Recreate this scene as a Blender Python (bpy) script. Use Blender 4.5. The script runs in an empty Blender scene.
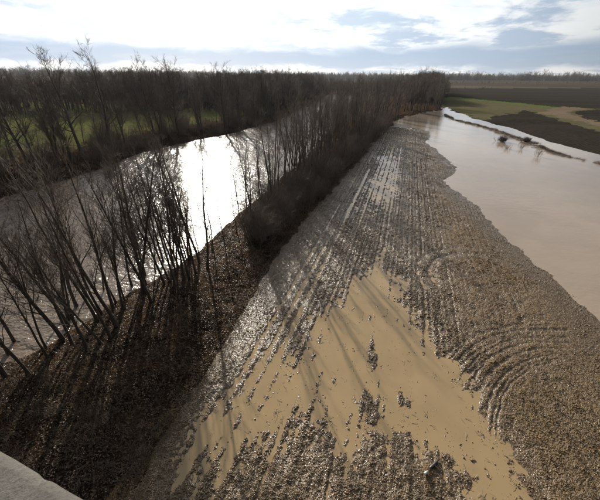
import bpy, math, random
import numpy as np
from mathutils import Vector, Matrix
R = math.radians
C = bpy.context.scene.collection
scene = bpy.context.scene

# ------------------------------------------------------------------ camera
CAM_H = 14.0
CAM_ROLL = 0.5
HAZE = 0.00006             # density of the damp air
cam_d = bpy.data.cameras.new('camera')
cam = bpy.data.objects.new('camera', cam_d)
C.objects.link(cam)
cam.location = (0, 0, CAM_H)
cam.rotation_euler = (Matrix.Rotation(R(90 - 29.1), 3, 'X') @ Matrix.Rotation(R(CAM_ROLL), 3, 'Z')).to_euler()
cam_d.sensor_width = 36
cam_d.lens = 36 * 309 / 600
cam_d.clip_start = 0.05
cam_d.clip_end = 60000
scene.camera = cam

# ------------------------------------------------------------------ sun and sky
SUN_AZ = R(-17.5)          # from straight ahead, negative to the left
SUN_EL = R(20.0)
sun_dir = Vector((math.sin(SUN_AZ) * math.cos(SUN_EL), math.cos(SUN_AZ) * math.cos(SUN_EL), math.sin(SUN_EL)))
sun_l = bpy.data.lights.new('sun', 'SUN')
sun_l.energy = 5.0
sun_l.angle = R(0.5)
sun_l.color = (1.0, 0.93, 0.82)
sun = bpy.data.objects.new('sun', sun_l)
C.objects.link(sun)
sun.rotation_euler = sun_dir.to_track_quat('Z', 'Y').to_euler()
sun.location = (-60, 200, 70)

scene.view_settings.view_transform = 'Standard'
scene.view_settings.look = 'None'
scene.view_settings.exposure = 0.4
scene.view_settings.gamma = 1.0
scene.cycles.use_denoising = True
scene.cycles.max_bounces = 6
scene.cycles.diffuse_bounces = 3
scene.cycles.glossy_bounces = 3
scene.cycles.transparent_max_bounces = 6
scene.cycles.sample_clamp_indirect = 6.0
scene.cycles.sample_clamp_direct = 30.0


class NT:
    """small helper to wire shader nodes"""
    def __init__(self, tree):
        self.t = tree
        self.n = tree.nodes
        self.l = tree.links
        self.n.clear()

    def node(self, typ, ins=None, **props):
        nd = self.n.new(typ)
        for k, v in props.items():
            setattr(nd, k, v)
        if ins:
            for k, v in ins.items():
                self.set(nd.inputs[k], v)
        return nd

    def set(self, sock, v):
        if isinstance(v, bpy.types.NodeSocket):
            self.l.new(v, sock)
        else:
            if hasattr(sock.default_value, '__len__') and len(sock.default_value) == 4 and len(v) == 3:
                v = (*v, 1)
            sock.default_value = v

    def math(self, op, a, b=0.0, c=None, clamp=False):
        nd = self.node('ShaderNodeMath', operation=op, use_clamp=clamp)
        self.set(nd.inputs[0], a)
        self.set(nd.inputs[1], b)
        if c is not None:
            self.set(nd.inputs[2], c)
        return nd.outputs[0]

    def mix(self, f, a, b, mode='MIX'):
        nd = self.node('ShaderNodeMix', data_type='RGBA', blend_type=mode)
        self.set(nd.inputs[0], f)
        self.set(nd.inputs[6], a)
        self.set(nd.inputs[7], b)
        return nd.outputs[2]

    def ramp(self, f, stops, interp='LINEAR'):
        nd = self.node('ShaderNodeMapRange', interpolation_type=interp, clamp=True)
        self.set(nd.inputs[0], f)
        for i, v in enumerate(stops):
            nd.inputs[i + 1].default_value = v
        return nd.outputs[0]

    def noise(self, vec, scale, detail=4, rough=0.55, dist=0.0):
        nd = self.node('ShaderNodeTexNoise', {'Scale': scale, 'Detail': detail, 'Roughness': rough, 'Distortion': dist})
        self.set(nd.inputs['Vector'], vec)
        return nd.outputs[0]

    def scale3(self, vec, s, loc=(0, 0, 0), rot=(0, 0, 0)):
        nd = self.node('ShaderNodeMapping')
        self.set(nd.inputs['Vector'], vec)
        nd.inputs['Scale'].default_value = s
        nd.inputs['Location'].default_value = loc
        nd.inputs['Rotation'].default_value = rot
        return nd.outputs[0]


world = bpy.data.worlds.new('World')
scene.world = world
world.use_nodes = True
w = NT(world.node_tree)
sky = w.node('ShaderNodeTexSky', sky_type='NISHITA', sun_disc=False, sun_elevation=SUN_EL, sun_rotation=SUN_AZ,
             air_density=1.0, dust_density=0.3, ozone_density=1.0)
tc = w.node('ShaderNodeTexCoord')
d = tc.outputs['Generated']
sep = w.node('ShaderNodeSeparateXYZ', {'Vector': d})
el = w.math('MAXIMUM', sep.outputs[2], 0.0)
# clouds laid out on a flat deck high above: nearer the horizon they crowd together
inv = w.math('DIVIDE', 1.0, w.math('ADD', el, 0.075))
deck = w.node('ShaderNodeVectorMath', operation='SCALE')
w.l.new(d, deck.inputs[0])
w.l.new(inv, deck.inputs['Scale'])
dk = w.scale3(deck.outputs[0], (1.0, 1.0, 0.0), loc=(3.1, 1.7, 0))
n1 = w.noise(dk, 0.55, 8, 0.58, 0.3)
n2 = w.noise(w.scale3(dk, (1, 1, 1), loc=(7.3, 2.2, 4.0)), 1.3, 8, 0.62, 0.2)
n3 = w.noise(w.scale3(d, (1, 1, 3.2), loc=(1.3, 0.2, 0.4)), 6.0, 7, 0.6, 0.4)
cover = w.ramp(w.math('ADD', n1, w.math('MULTIPLY', n3, 0.3)), (0.42, 0.60, 0.0, 1.0), 'SMOOTHSTEP')
cover = w.math('MAXIMUM', cover, w.ramp(el, (0.10, 0.32, 0.97, 0.0)))
# grey undersides
grey = w.ramp(w.math('ADD', w.math('MULTIPLY', n2, 0.55), w.math('MULTIPLY', n3, 0.65)), (0.54, 0.68, 0.0, 1.0), 'SMOOTHSTEP')
# layer of heavy blue grey cloud a little above the horizon, whitish strip beneath it
elw = w.math('ADD', el, w.math('MULTIPLY', w.math('SUBTRACT', n3, 0.5), 0.055))
band_lo = w.ramp(elw, (0.016, 0.034, 0.0, 1.0), 'SMOOTHSTEP')
band_hi = w.ramp(elw, (0.056, 0.092, 1.0, 0.0), 'SMOOTHSTEP')
band = w.math('MULTIPLY', w.math('MULTIPLY', band_lo, band_hi), 0.95)
dn = w.node('ShaderNodeVectorMath', operation='NORMALIZE')
w.l.new(d, dn.inputs[0])
dot = w.node('ShaderNodeVectorMath', operation='DOT_PRODUCT')
w.l.new(dn.outputs[0], dot.inputs[0])
dot.inputs[1].default_value = sun_dir
dp = w.math('MAXIMUM', dot.outputs['Value'], 0.0)
lit_through = w.math('SUBTRACT', 1.0, w.math('MULTIPLY', w.math('POWER', dp, 14.0), 0.5))
dark_f = w.math('MAXIMUM', w.math('MULTIPLY', w.math('MULTIPLY', grey, 0.85), lit_through), band)
cloud_c = w.mix(dark_f, (0.86, 0.87, 0.88), (0.33, 0.43, 0.59))
glow = w.math('ADD', w.math('MULTIPLY', w.math('POWER', dp, 40.0), 1.5), w.math('MULTIPLY', w.math('POWER', dp, 6.0), 0.30))
# thin cloud away from the sun is less bright: it scatters mostly forward
forward = w.ramp(dot.outputs['Value'], (0.05, 0.93, 0.09, 1.0), 'SMOOTHSTEP')
cloud_l = w.mix(1.0, cloud_c, w.node('ShaderNodeCombineXYZ', {0: forward, 1: forward, 2: forward}).outputs[0], 'MULTIPLY')
glow_m = w.math('MULTIPLY', glow, w.math('SUBTRACT', 1.0, w.math('MULTIPLY', dark_f, 0.93)))
glow_c = w.node('ShaderNodeCombineXYZ', {0: glow_m, 1: glow_m, 2: w.math('MULTIPLY', glow_m, 0.94)}).outputs[0]
cloud_l = w.mix(1.0, cloud_l, glow_c, 'ADD')
blue = w.mix(1.0, sky.outputs[0], (0.085, 0.085, 0.085), 'MULTIPLY')
allsky = w.mix(w.math('MULTIPLY', cover, 0.92), blue, cloud_l)
bg = w.node('ShaderNodeBackground', {'Color': allsky, 'Strength': 1.0})
wo = w.node('ShaderNodeOutputWorld')
w.l.new(bg.outputs[0], wo.inputs[0])


# ------------------------------------------------------------------ helpers
def tag(o, label=None, cat=None, group=None, kind=None):
    if label:
        o['label'] = label
    if cat:
        o['category'] = cat
    if group:
        o['group'] = group
    if kind:
        o['kind'] = kind
    return o


def mesh_np(name, V, F4=None, F3=None, mat=None, smooth=True):
    me = bpy.data.meshes.new(name)
    V = np.asarray(V, np.float32)
    me.vertices.add(len(V))
    me.vertices.foreach_set('co', V.ravel())
    loops, starts, k = [], [], 0
    for F, n in ((F4, 4), (F3, 3)):
        if F is not None and len(F):
            F = np.asarray(F, np.int32)
            loops.append(F.ravel())
            starts.append(k + np.arange(len(F), dtype=np.int32) * n)
            k += F.size
    if loops:
        L = np.concatenate(loops)
        S = np.concatenate(starts)
        me.loops.add(len(L))
        me.loops.foreach_set('vertex_index', L)
        me.polygons.add(len(S))
        me.polygons.foreach_set('loop_start', S)
    me.update(calc_edges=True)
    if smooth and loops:
        me.polygons.foreach_set('use_smooth', np.ones(len(me.polygons), bool))
    if mat:
        me.materials.append(mat)
    return me


def add_obj(name, me, parent=None, loc=None):
    o = bpy.data.objects.new(name, me)
    C.objects.link(o)
    if parent is not None:
        o.parent = parent
    if loc is not None:
        o.location = loc
    return o


def hash2(ix, iy, seed):
    h = (ix.astype(np.int64) * 374761393 + iy.astype(np.int64) * 668265263 + seed * 2147483647) & 0xFFFFFFFF
    h = ((h ^ (h >> 13)) * 1274126177) & 0xFFFFFFFF
    return ((h ^ (h >> 16)) & 0xFFFF) / 65535.0


def vnoise(x, y, seed=0):
    ix = np.floor(x)
    iy = np.floor(y)
    fx = x - ix
    fy = y - iy
    fx = fx * fx * (3 - 2 * fx)
    fy = fy * fy * (3 - 2 * fy)
    a = hash2(ix, iy, seed)
    b = hash2(ix + 1, iy, seed)
    c = hash2(ix, iy + 1, seed)
    e = hash2(ix + 1, iy + 1, seed)
    return (a * (1 - fx) + b * fx) * (1 - fy) + (c * (1 - fx) + e * fx) * fy - 0.5


def fbm(x, y, octv=4, seed=0):
    r, amp = 0.0, 1.0
    for k in range(octv):
        r = r + amp * vnoise(x * 2 ** k + 17.3 * k, y * 2 ** k + 5.1 * k, seed + k)
        amp *= 0.5
    return r


def sstep(x, a, b):
    u = np.clip((x - a) / (b - a), 0, 1)
    return u * u * (3 - 2 * u)


def poly_sd(px, py, poly):
    """signed distance to a polygon, positive inside"""
    P = np.asarray(poly, float)
    dmin = np.full(px.shape, 1e9)
    ins = np.zeros(px.shape, bool)
    n = len(P)
    for i in range(n):
        ax, ay = P[i]
        bx, by = P[(i + 1) % n]
        ex, ey = bx - ax, by - ay
        u = np.clip(((px - ax) * ex + (py - ay) * ey) / (ex * ex + ey * ey + 1e-12), 0, 1)
        dd = (px - ax - u * ex) ** 2 + (py - ay - u * ey) ** 2
        dmin = np.minimum(dmin, dd)
        c = ((ay > py) != (by > py)) & (px < (bx - ax) * (py - ay) / (by - ay + 1e-12) + ax)
        ins ^= c
    return np.where(ins, 1, -1) * np.sqrt(dmin)


# ------------------------------------------------------------------ the lie of the land
# (s, t): across and along the crop rows, which run 17.5 degrees right of straight ahead
CS, SN = math.cos(R(17.5)), math.sin(R(17.5))


def to_st(x, y):
    return x * CS - y * SN, x * SN + y * CS


def to_xy(s, t):
    return s * CS + t * SN, -s * SN + t * CS


def curve(pts):
    a = np.array(pts, float)
    return lambda t: np.interp(t, a[:, 0], a[:, 1])


near_bank = curve([(-40, -30), (0, -21.5), (6, -19.5), (8.5, -17.8), (12, -17.6), (17, -16.8), (21, -16.4), (30, -16.8),
                   (60, -18), (100, -22), (150, -29), (250, -41), (400, -60)])
far_bank = curve([(-40, -44), (0, -47), (26, -48.5), (40, -49), (54, -52), (70, -50), (87, -46.5), (115, -46), (150, -50), (250, -63), (400, -90)])
belt_edge = curve([(-40, -7), (0, -7.6), (5, -8.0), (12.9, -8.3), (22.5, -9.2), (33, -9.0), (46, -8.3), (60, -7.6), (90, -6), (117, -4.2), (131, -4), (147, -0.5),
                   (168, 6.5), (189, 16.5), (215, 19), (269, 22), (400, 26)])
pond_edge = curve([(-40, 30), (0, 18), (8, 16), (16, 14.5), (21.5, 14.0), (27, 13), (33, 11.6), (38.7, 10.6), (46, 8.6), (50, 7.6), (53, 7.0), (55.0, 8.0), (58, 9.6), (63, 9.9), (72, 8.3),
                   (88, 5.5), (97, 7.2), (108, 7.0), (116, 2), (124, -2.5), (131, -4.5), (147, -1), (168, 6.0), (189, 16.0), (205, 19.5), (230, 25), (400, 60)])
shore = curve([(-40, 62), (40, 50), (85, 41.3), (99, 36.5), (124, 33.7), (151, 26.9), (190, 21.3), (230, 20.5), (400, 20)])
debris_l = curve([(-40, 57), (40, 45), (75, 37), (84, 31.9), (99, 30.6), (121, 26.2), (143, 18.8), (158, 16.3), (400, 16)])

PUDDLE = [(0.1, 26.5), (1.5, 21.0), (2.6, 17.2), (4.0, 15.3), (5.3, 12.8), (6.2, 11.2), (6.5, 9.0), (7.0, 7.6), (4.8, 7.0), (4.3, 7.9), (3.6, 8.2), (2.7, 8.5), (1.4, 8.6),
          (-0.8, 8.0), (-2.9, 7.6), (-4.1, 6.6), (-5.3, 5.3), (-6.3, 5.4), (-7.1, 7.0), (-6.5, 8.2), (-5.6, 10.4), (-4.0, 12.8), (-2.8, 15.5), (-2.3, 18.5), (-1.4, 22.4)]


def tracks(s, t):
    """old wheel and tillage marks turning on the headland: depth 0..1 and where the straight rows give way"""
    out = np.zeros(np.shape(s))
    mask = np.zeros(np.shape(s))
    for (cs, ct, radii, a0, a1, wd) in ((13.5, 9.5, [7.3, 7.6, 7.9, 8.2, 8.5, 8.8, 9.1, 9.4, 9.7, 10.0, 10.3], R(58), R(200), 0.07),
                                        (8.0, 23.9, [3.8, 4.3, 5.2], R(5), R(225), 0.2),
                                        (16.5, 6.0, [13.6, 14.1, 14.9], R(95), R(165), 0.1),
                                        (-2.5, 48, [8.2, 8.6, 9.6, 10.0], R(-25), R(38), 0.12)):
        ds, dt = s - cs, t - ct
        rr = np.hypot(ds, dt * (1 + 0.03 * vnoise(s * 0.2, t * 0.2, 76))) + 0.16 * vnoise(s * 0.35, t * 0.35, 77) + 0.08 * vnoise(s * 2.5, t * 2.5, 78)
        an = np.arctan2(dt, ds)
        an = np.where(an < R(-70), an + 2 * math.pi, an)
        fade = sstep(an, a0, a0 + 0.7) * (1 - sstep(an, a1 - 0.35, a1))
        for jr, r0 in enumerate(radii):
            r0 = r0 + 0.12 * math.sin(jr * 2.4 + cs)
            out = np.maximum(out, (0.6 + 0.4 * abs(math.sin(jr * 1.7 + 1 + cs))) * fade * np.exp(-((rr - r0) / wd) ** 2))
        mask = np.maximum(mask, fade * (1 - sstep(np.abs(rr - np.mean(radii)), (radii[-1] - radii[0]) / 2, (radii[-1] - radii[0]) / 2 + 0.8)))
    return out, mask


WHEEL = [(-6.4, 0.10), (-0.7, 0.09), (-0.1, 0.12), (1.5, 0.10), (3.3, 0.10), (-3.2, 0.08), (-4.9, 0.16), (-5.6, 0.12), (-2.0, 0.14), (5.2, 0.08), (12.6, 0.10), (9.4, 0.09)]


def height(x, y, fine=True):
    s, t = to_st(x, y)
    wob = 0.9 * fbm(x * 0.16, y * 0.16, 4, 3)
    # further off the outlines wander more
    far = np.clip(t / 60, 0.4, 3.0)
    sw = s + wob * far + 0.5 * fbm(x * 0.7, y * 0.7, 3, 33)
    nb, fb, be = near_bank(t), far_bank(t), belt_edge(t)
    pe, sh, dl = pond_edge(t), shore(t), debris_l(t)
    # field
    z = 0.075 + 0.05 * fbm(x * 0.11, y * 0.11, 3, 9)
    pd = poly_sd(s + 1.6 * fbm(x * 0.45, y * 0.45, 4, 21), t + 1.6 * fbm(x * 0.45, y * 0.45, 4, 31), PUDDLE)
    z = z - 0.13 * sstep(pd, -2.3, 2.2)
    # islands of trash in the puddle
    for cs, ct, ra, rb in ((0.0, 14.1, 0.25, 0.9), (0.35, 13.0, 0.3, 0.8), (0.2, 10.2, 0.55, 0.75), (1.9, 11.0, 0.35, 0.5), (3.15, 7.85, 0.35, 0.6), (-0.2, 16.5, 0.2, 0.9)):
        z = z + 0.10 * np.exp(-((s - cs) / ra) ** 2 - ((t - ct) / rb) ** 2)
    # low wet ground along the trees and further up the field
    wet1 = sstep(t, 9, 14) * (1 - sstep(t, 24, 36)) * (1 - sstep(s, -6.2, -3.4))
    wet2 = np.exp(-((s + 2.2 + 1.2 * vnoise(x * .2, y * .2, 41)) / 3.4) ** 2) * sstep(t, 24, 36) * (1 - sstep(t, 66, 90))
    z = z - 0.022 * wet1 - 0.062 * wet2 * (0.6 + 1.0 * (vnoise(x * 0.13, y * 0.13, 51) + 0.5))
    right = sstep(s, 3.5, 6.5)
    z = z + 0.05 * right * (1 - sstep(pd, -1, 0))
    if fine:
        arc, mask = tracks(s, t)
        wn = 0.10 * vnoise(x * 0.6, y * 0.6, 60)
        rows = 0.5 * np.cos(2 * math.pi * (s + wn) / 0.38) + 0.5 * np.cos(2 * math.pi * (s + wn) / 0.76)
        rough = fbm(x * 3.1, y * 3.1, 3, 65)
        infield = sstep(s, be + 0.1, be + 0.9) * (1 - sstep(s, pe - 2.5, pe - 0.6)) 
        amp = (0.022 - 0.008 * wet1 + 0.012 * sstep(t, 24, 40)) * infield * (1 - 0.75 * mask) * (1 - 0.72 * right)
        z = z + amp * rows * (0.55 + 0.9 * (vnoise(x * 0.35, y * 0.35, 71) + 0.5))
        z = z + 0.065 * rough * infield + 0.03 * fbm(x * 9.0, y * 9.0, 2, 66) * infield * (1 - sstep(t, 20, 40))
        z = z - 0.048 * arc * infield * np.where(t > 20, 1.8, 1.0) * (0.65 + 0.7 * np.clip(vnoise(x * 0.5, y * 0.5, 79) + 0.5, 0, 1))
        for w0, wd in WHEEL:
            dd = s + 0.05 * vnoise(t * 0.5, t * 0 + w0, 80) - w0
            on = sstep(vnoise(t * 0.07 + w0 * 3.1, t * 0 + w0, 81), -0.25, 0.0)
            z = z - (0.06 + 0.04 * wet2 + 0.02 * wet1) * infield * on * np.exp(-(dd / wd) ** 2) * (1 - mask)
    # pond side
    z = np.minimum(z, np.maximum(-0.6, 0.05 * (pe - s - 0.45 * wob * far - 0.9 * fbm(x * 0.22, y * 0.22, 3, 37) - 0.5 * fbm(x * 1.3, y * 1.3, 4, 38))))
    # tree belt and bank
    bz = 0.12 + 0.5 * sstep(be - s, 0.0, 3.0) + 0.22 * fbm(x * 0.7, y * 0.7, 4, 13)
    zbank = np.clip(0.16 * (sw - nb), -1.6, 2.0)
    bz = np.minimum(bz, zbank)
    inb = sstep(be - s - 0.5 * wob, -0.5, 0.5)
    z = z * (1 - inb) + bz * inb
    # far bank
    fz = np.clip(0.5 * (fb - sw), -1.6, 2.2) + np.where(s < fb, 0.3 * fbm(x * 0.25, y * 0.25, 3, 17), 0)
    z = np.where(s < (nb + fb) / 2, np.maximum(fz, -1.6), z)
    # the river turns away behind the wood
    z = np.where((t > 330) & (s < be), np.maximum(z, np.clip((t - 330) * 0.1, -1.6, 1.5)), z)
    # beyond the flood
    ridge = 0.14 * np.exp(-((s - dl - 0.7 * wob) / 0.9) ** 2) + 0.26 * np.exp(-((s - dl) / 2.0) ** 2) * fbm(x * 0.5, y * 0.5, 3, 23) * 2 - 0.055
    fz2 = np.clip(0.07 * (sw - sh), -0.5, 0.7)
    mid = (pe + sh) / 2
    z = np.where(s > mid, np.maximum(fz2, np.where((t > 50) & (t < 165), ridge, -0.5)), z)
    # gentle rise towards the horizon
    r = np.hypot(x, y)
    z = z + 11.5 * sstep(r, 420, 1500) + 1.2 * fbm(x * 0.002, y * 0.002, 2, 29) * sstep(r, 300, 900)
    return z


def ground_z(x, y):
    return float(height(np.array([x], float), np.array([y], float))[0])


# ------------------------------------------------------------------ materials
def principled(name):
    m = bpy.data.materials.new(name)
    m.use_nodes = True
    n = NT(m.node_tree)
    p = n.node('ShaderNodeBsdfPrincipled')
    o = n.node('ShaderNodeOutputMaterial')
    n.l.new(p.outputs[0], o.inputs[0])
    return m, n, p


def pos(n):
    return n.node('ShaderNodeNewGeometry').outputs['Position']


def bump(n, p, h, strength, dist):
    b = n.node('ShaderNodeBump', {'Strength': strength, 'Distance': dist, 'Height': h})
    n.l.new(b.outputs[0], p.inputs['Normal'])


def mud_nodes(n, p, col_dry, col_wet, bump_d=0.03):
    P = pos(n)
    big = n.noise(P, 0.18, 4, 0.6)
    mid = n.noise(P, 2.2, 5, 0.62)
    fin = n.noise(P, 14.0, 4, 0.65)
    z = n.node('ShaderNodeSeparateXYZ', {'Vector': P}).outputs[2]
    # soil near the water line is soaked
    wet = n.ramp(n.math('SUBTRACT', z, n.math('MULTIPLY', mid, 0.09)), (-0.01, 0.15, 1.0, 0.0), 'SMOOTHSTEP')
    dry = n.mix(n.ramp(big, (0.35, 0.65, 0, 1)), col_dry, tuple(c * 0.72 for c in col_dry))
    dry = n.mix(n.ramp(mid, (0.38, 0.68, 0, 1)), dry, tuple(c * 0.55 for c in col_dry))
    col = n.mix(wet, dry, col_wet)
    col = n.mix(n.ramp(fin, (0.5, 0.72, 0, 0.5)), col, tuple(c * 1.5 for c in col_dry))
    oi = n.node('ShaderNodeObjectInfo').outputs['Random']
    if bump_d < 0.05:
        col = n.mix(n.ramp(oi, (0.2, 1.0, 0.0, 0.55)), col, tuple(c * 0.5 for c in col_wet))
    n.set(p.inputs['Base Color'], col)
    n.set(p.inputs['Roughness'], n.ramp(n.math('ADD', wet, n.math('MULTIPLY', fin, 0.4)), (0.05, 0.85, 0.8, 0.22)))
    p.inputs['IOR'].default_value = 1.5
    n.set(p.inputs['Specular IOR Level'], n.ramp(wet, (0.1, 0.9, 0.14, 0.5)))
    warp = n.node('ShaderNodeVectorMath', operation='MULTIPLY_ADD')
    nv = n.node('ShaderNodeTexNoise', {'Vector': P, 'Scale': 5.0, 'Detail': 3.0})
    n.l.new(nv.outputs['Color'], warp.inputs[0])
    warp.inputs[1].default_value = (0.12, 0.12, 0.12)
    n.l.new(P, warp.inputs[2])
    v1 = n.node('ShaderNodeTexVoronoi', {'Vector': warp.outputs[0], 'Scale': 9.0}).outputs['Distance']
    v2 = n.node('ShaderNodeTexVoronoi', {'Vector': warp.outputs[0], 'Scale': 23.0}).outputs['Distance']
    crumbs = n.math('MULTIPLY', n.math('ADD', n.math('MULTIPLY', v1, 1.0), n.math('MULTIPLY', v2, 0.6)), -0.8)
    hgt = n.math('ADD', crumbs, n.math('ADD', n.math('MULTIPLY', n.noise(P, 6.0, 3, 0.6), 0.5), n.math('MULTIPLY', fin, 0.4)))
    smoother = n.math('SUBTRACT', 1.0, n.math('MULTIPLY', wet, 0.62))
    bump(n, p, n.math('MULTIPLY', hgt, smoother), 1.0, bump_d)


mud, n, p = principled('field mud')
mud_nodes(n, p, (0.215, 0.143, 0.075), (0.125, 0.083, 0.043), 0.09)
clod_m, n, p = principled('clod soil')
mud_nodes(n, p, (0.235, 0.157, 0.082), (0.14, 0.093, 0.048), 0.03)

litter, n, p = principled('leaf littered soil')
P = pos(n)
a = n.noise(P, 0.5, 4, 0.6)
b = n.noise(P, 9.0, 6, 0.7)
vo = n.node('ShaderNodeTexVoronoi', {'Vector': P, 'Scale': 11.0})
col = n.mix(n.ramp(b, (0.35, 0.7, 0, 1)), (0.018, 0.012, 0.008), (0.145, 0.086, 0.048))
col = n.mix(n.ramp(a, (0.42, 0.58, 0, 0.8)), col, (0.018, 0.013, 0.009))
sc = n.node('ShaderNodeSeparateColor', {'Color': vo.outputs['Color']})
col = n.mix(n.ramp(sc.outputs[0], (0.86, 0.95, 0, 0.7)), col, (0.20, 0.15, 0.10))
n.set(p.inputs['Base Color'], col)
p.inputs['Roughness'].default_value = 0.75
p.inputs['Specular IOR Level'].default_value = 0.0
bump(n, p, n.math('ADD', b, vo.outputs['Distance']), 1.0, 0.12)

grass_far, n, p = principled('rough bank grass')
P = pos(n)
a = n.noise(P, 0.06, 4, 0.6)
b = n.noise(P, 1.4, 5, 0.65)
col = n.mix(n.ramp(a, (0.4, 0.6, 0, 1)), (0.115, 0.135, 0.04), (0.14, 0.125, 0.055))
col = n.mix(n.ramp(b, (0.4, 0.7, 0, 0.8)), col, (0.05, 0.048, 0.02))
n.set(p.inputs['Base Color'], col)
p.inputs['Roughness'].default_value = 0.95
p.inputs['Specular IOR Level'].default_value = 0.0
bump(n, p, b, 1.0, 0.3)


def field_mat(name, c1, c2, c3, stripe=0.0, ang=17.5, sp=3.0):
    m, n, p = principled(name)
    P = pos(n)
    a = n.noise(n.scale3(P, (0.006, 0.035, 0.02), rot=(0, 0, R(8))), 1.0, 6, 0.65)
    b = n.noise(P, 0.7, 5, 0.65)
    col = n.mix(n.ramp(a, (0.4, 0.6, 0, 1)), c1, c2)
    col = n.mix(n.ramp(b, (0.42, 0.7, 0, 0.8)), col, c3)
    if stripe:
        q = n.scale3(P, (1, 1, 1), rot=(0, 0, R(ang)))
        wv = n.node('ShaderNodeTexWave', {'Vector': q, 'Scale': 1.0 / sp, 'Distortion': 1.2, 'Detail': 2.0})
        col = n.mix(n.math('MULTIPLY', wv.outputs[1], stripe), col, c3)
    n.set(p.inputs['Base Color'], col)
    p.inputs['Roughness'].default_value = 0.95
    p.inputs['Specular IOR Level'].default_value = 0.0
    bump(n, p, b, 1.0, 0.25)
    return m


m_plough = field_mat('dark ploughed soil', (0.017, 0.015, 0.0125), (0.034, 0.029, 0.022), (0.045, 0.038, 0.029), 0.5)
m_olive = field_mat('winter pasture', (0.105, 0.095, 0.05), (0.13, 0.112, 0.062), (0.075, 0.07, 0.035))
m_green = field_mat('young grass', (0.085, 0.125, 0.03), (0.105, 0.135, 0.04), (0.07, 0.09, 0.03))
m_track = field_mat('bare track earth', (0.19, 0.14, 0.10), (0.16, 0.122, 0.08), (0.12, 0.10, 0.06))
m_stubble = field_mat('pale stubble', (0.13, 0.105, 0.07), (0.075, 0.062, 0.042), (0.085, 0.07, 0.045))
m_brown = field_mat('fallow land', (0.050, 0.042, 0.030), (0.085, 0.068, 0.045), (0.038, 0.034, 0.023))


def water_mat(name, c1, c2, rough, wave, wstr, streak=0.2, wdist=0.12):
    m, n, p = principled(name)
    P = pos(n)
    a = n.noise(P, streak, 4, 0.55, 0.6)
    n.set(p.inputs['Base Color'], n.mix(n.ramp(a, (0.35, 0.65, 0, 1)), c1, c2))
    p.inputs['Roughness'].default_value = rough
    p.inputs['IOR'].default_value = 1.333
    h = n.noise(P, wave, 3, 0.55, 0.3)
    h2 = n.noise(n.scale3(P, (1, 1.8, 1), rot=(0, 0, R(20))), wave * 0.22, 3, 0.5, 0.2)
    gust = n.ramp(n.noise(P, 0.05, 3, 0.5), (0.35, 0.65, 0.35, 1.0))
    bump(n, p, n.math('ADD', n.math('MULTIPLY', h, 0.35), h2), n.math('MULTIPLY', gust, wstr), wdist)
    return m


m_river = water_mat('muddy river water', (0.15, 0.115, 0.085), (0.19, 0.145, 0.11), 0.22, 3.0, 1.0, 0.2, 0.30)
m_flood = water_mat('muddy flood water', (0.335, 0.258, 0.185), (0.30, 0.232, 0.168), 0.08, 4.0, 0.22)
m_puddle = water_mat('muddy puddle water', (0.345, 0.243, 0.126), (0.305, 0.215, 0.112), 0.04, 3.0, 0.03, 0.5)

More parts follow.
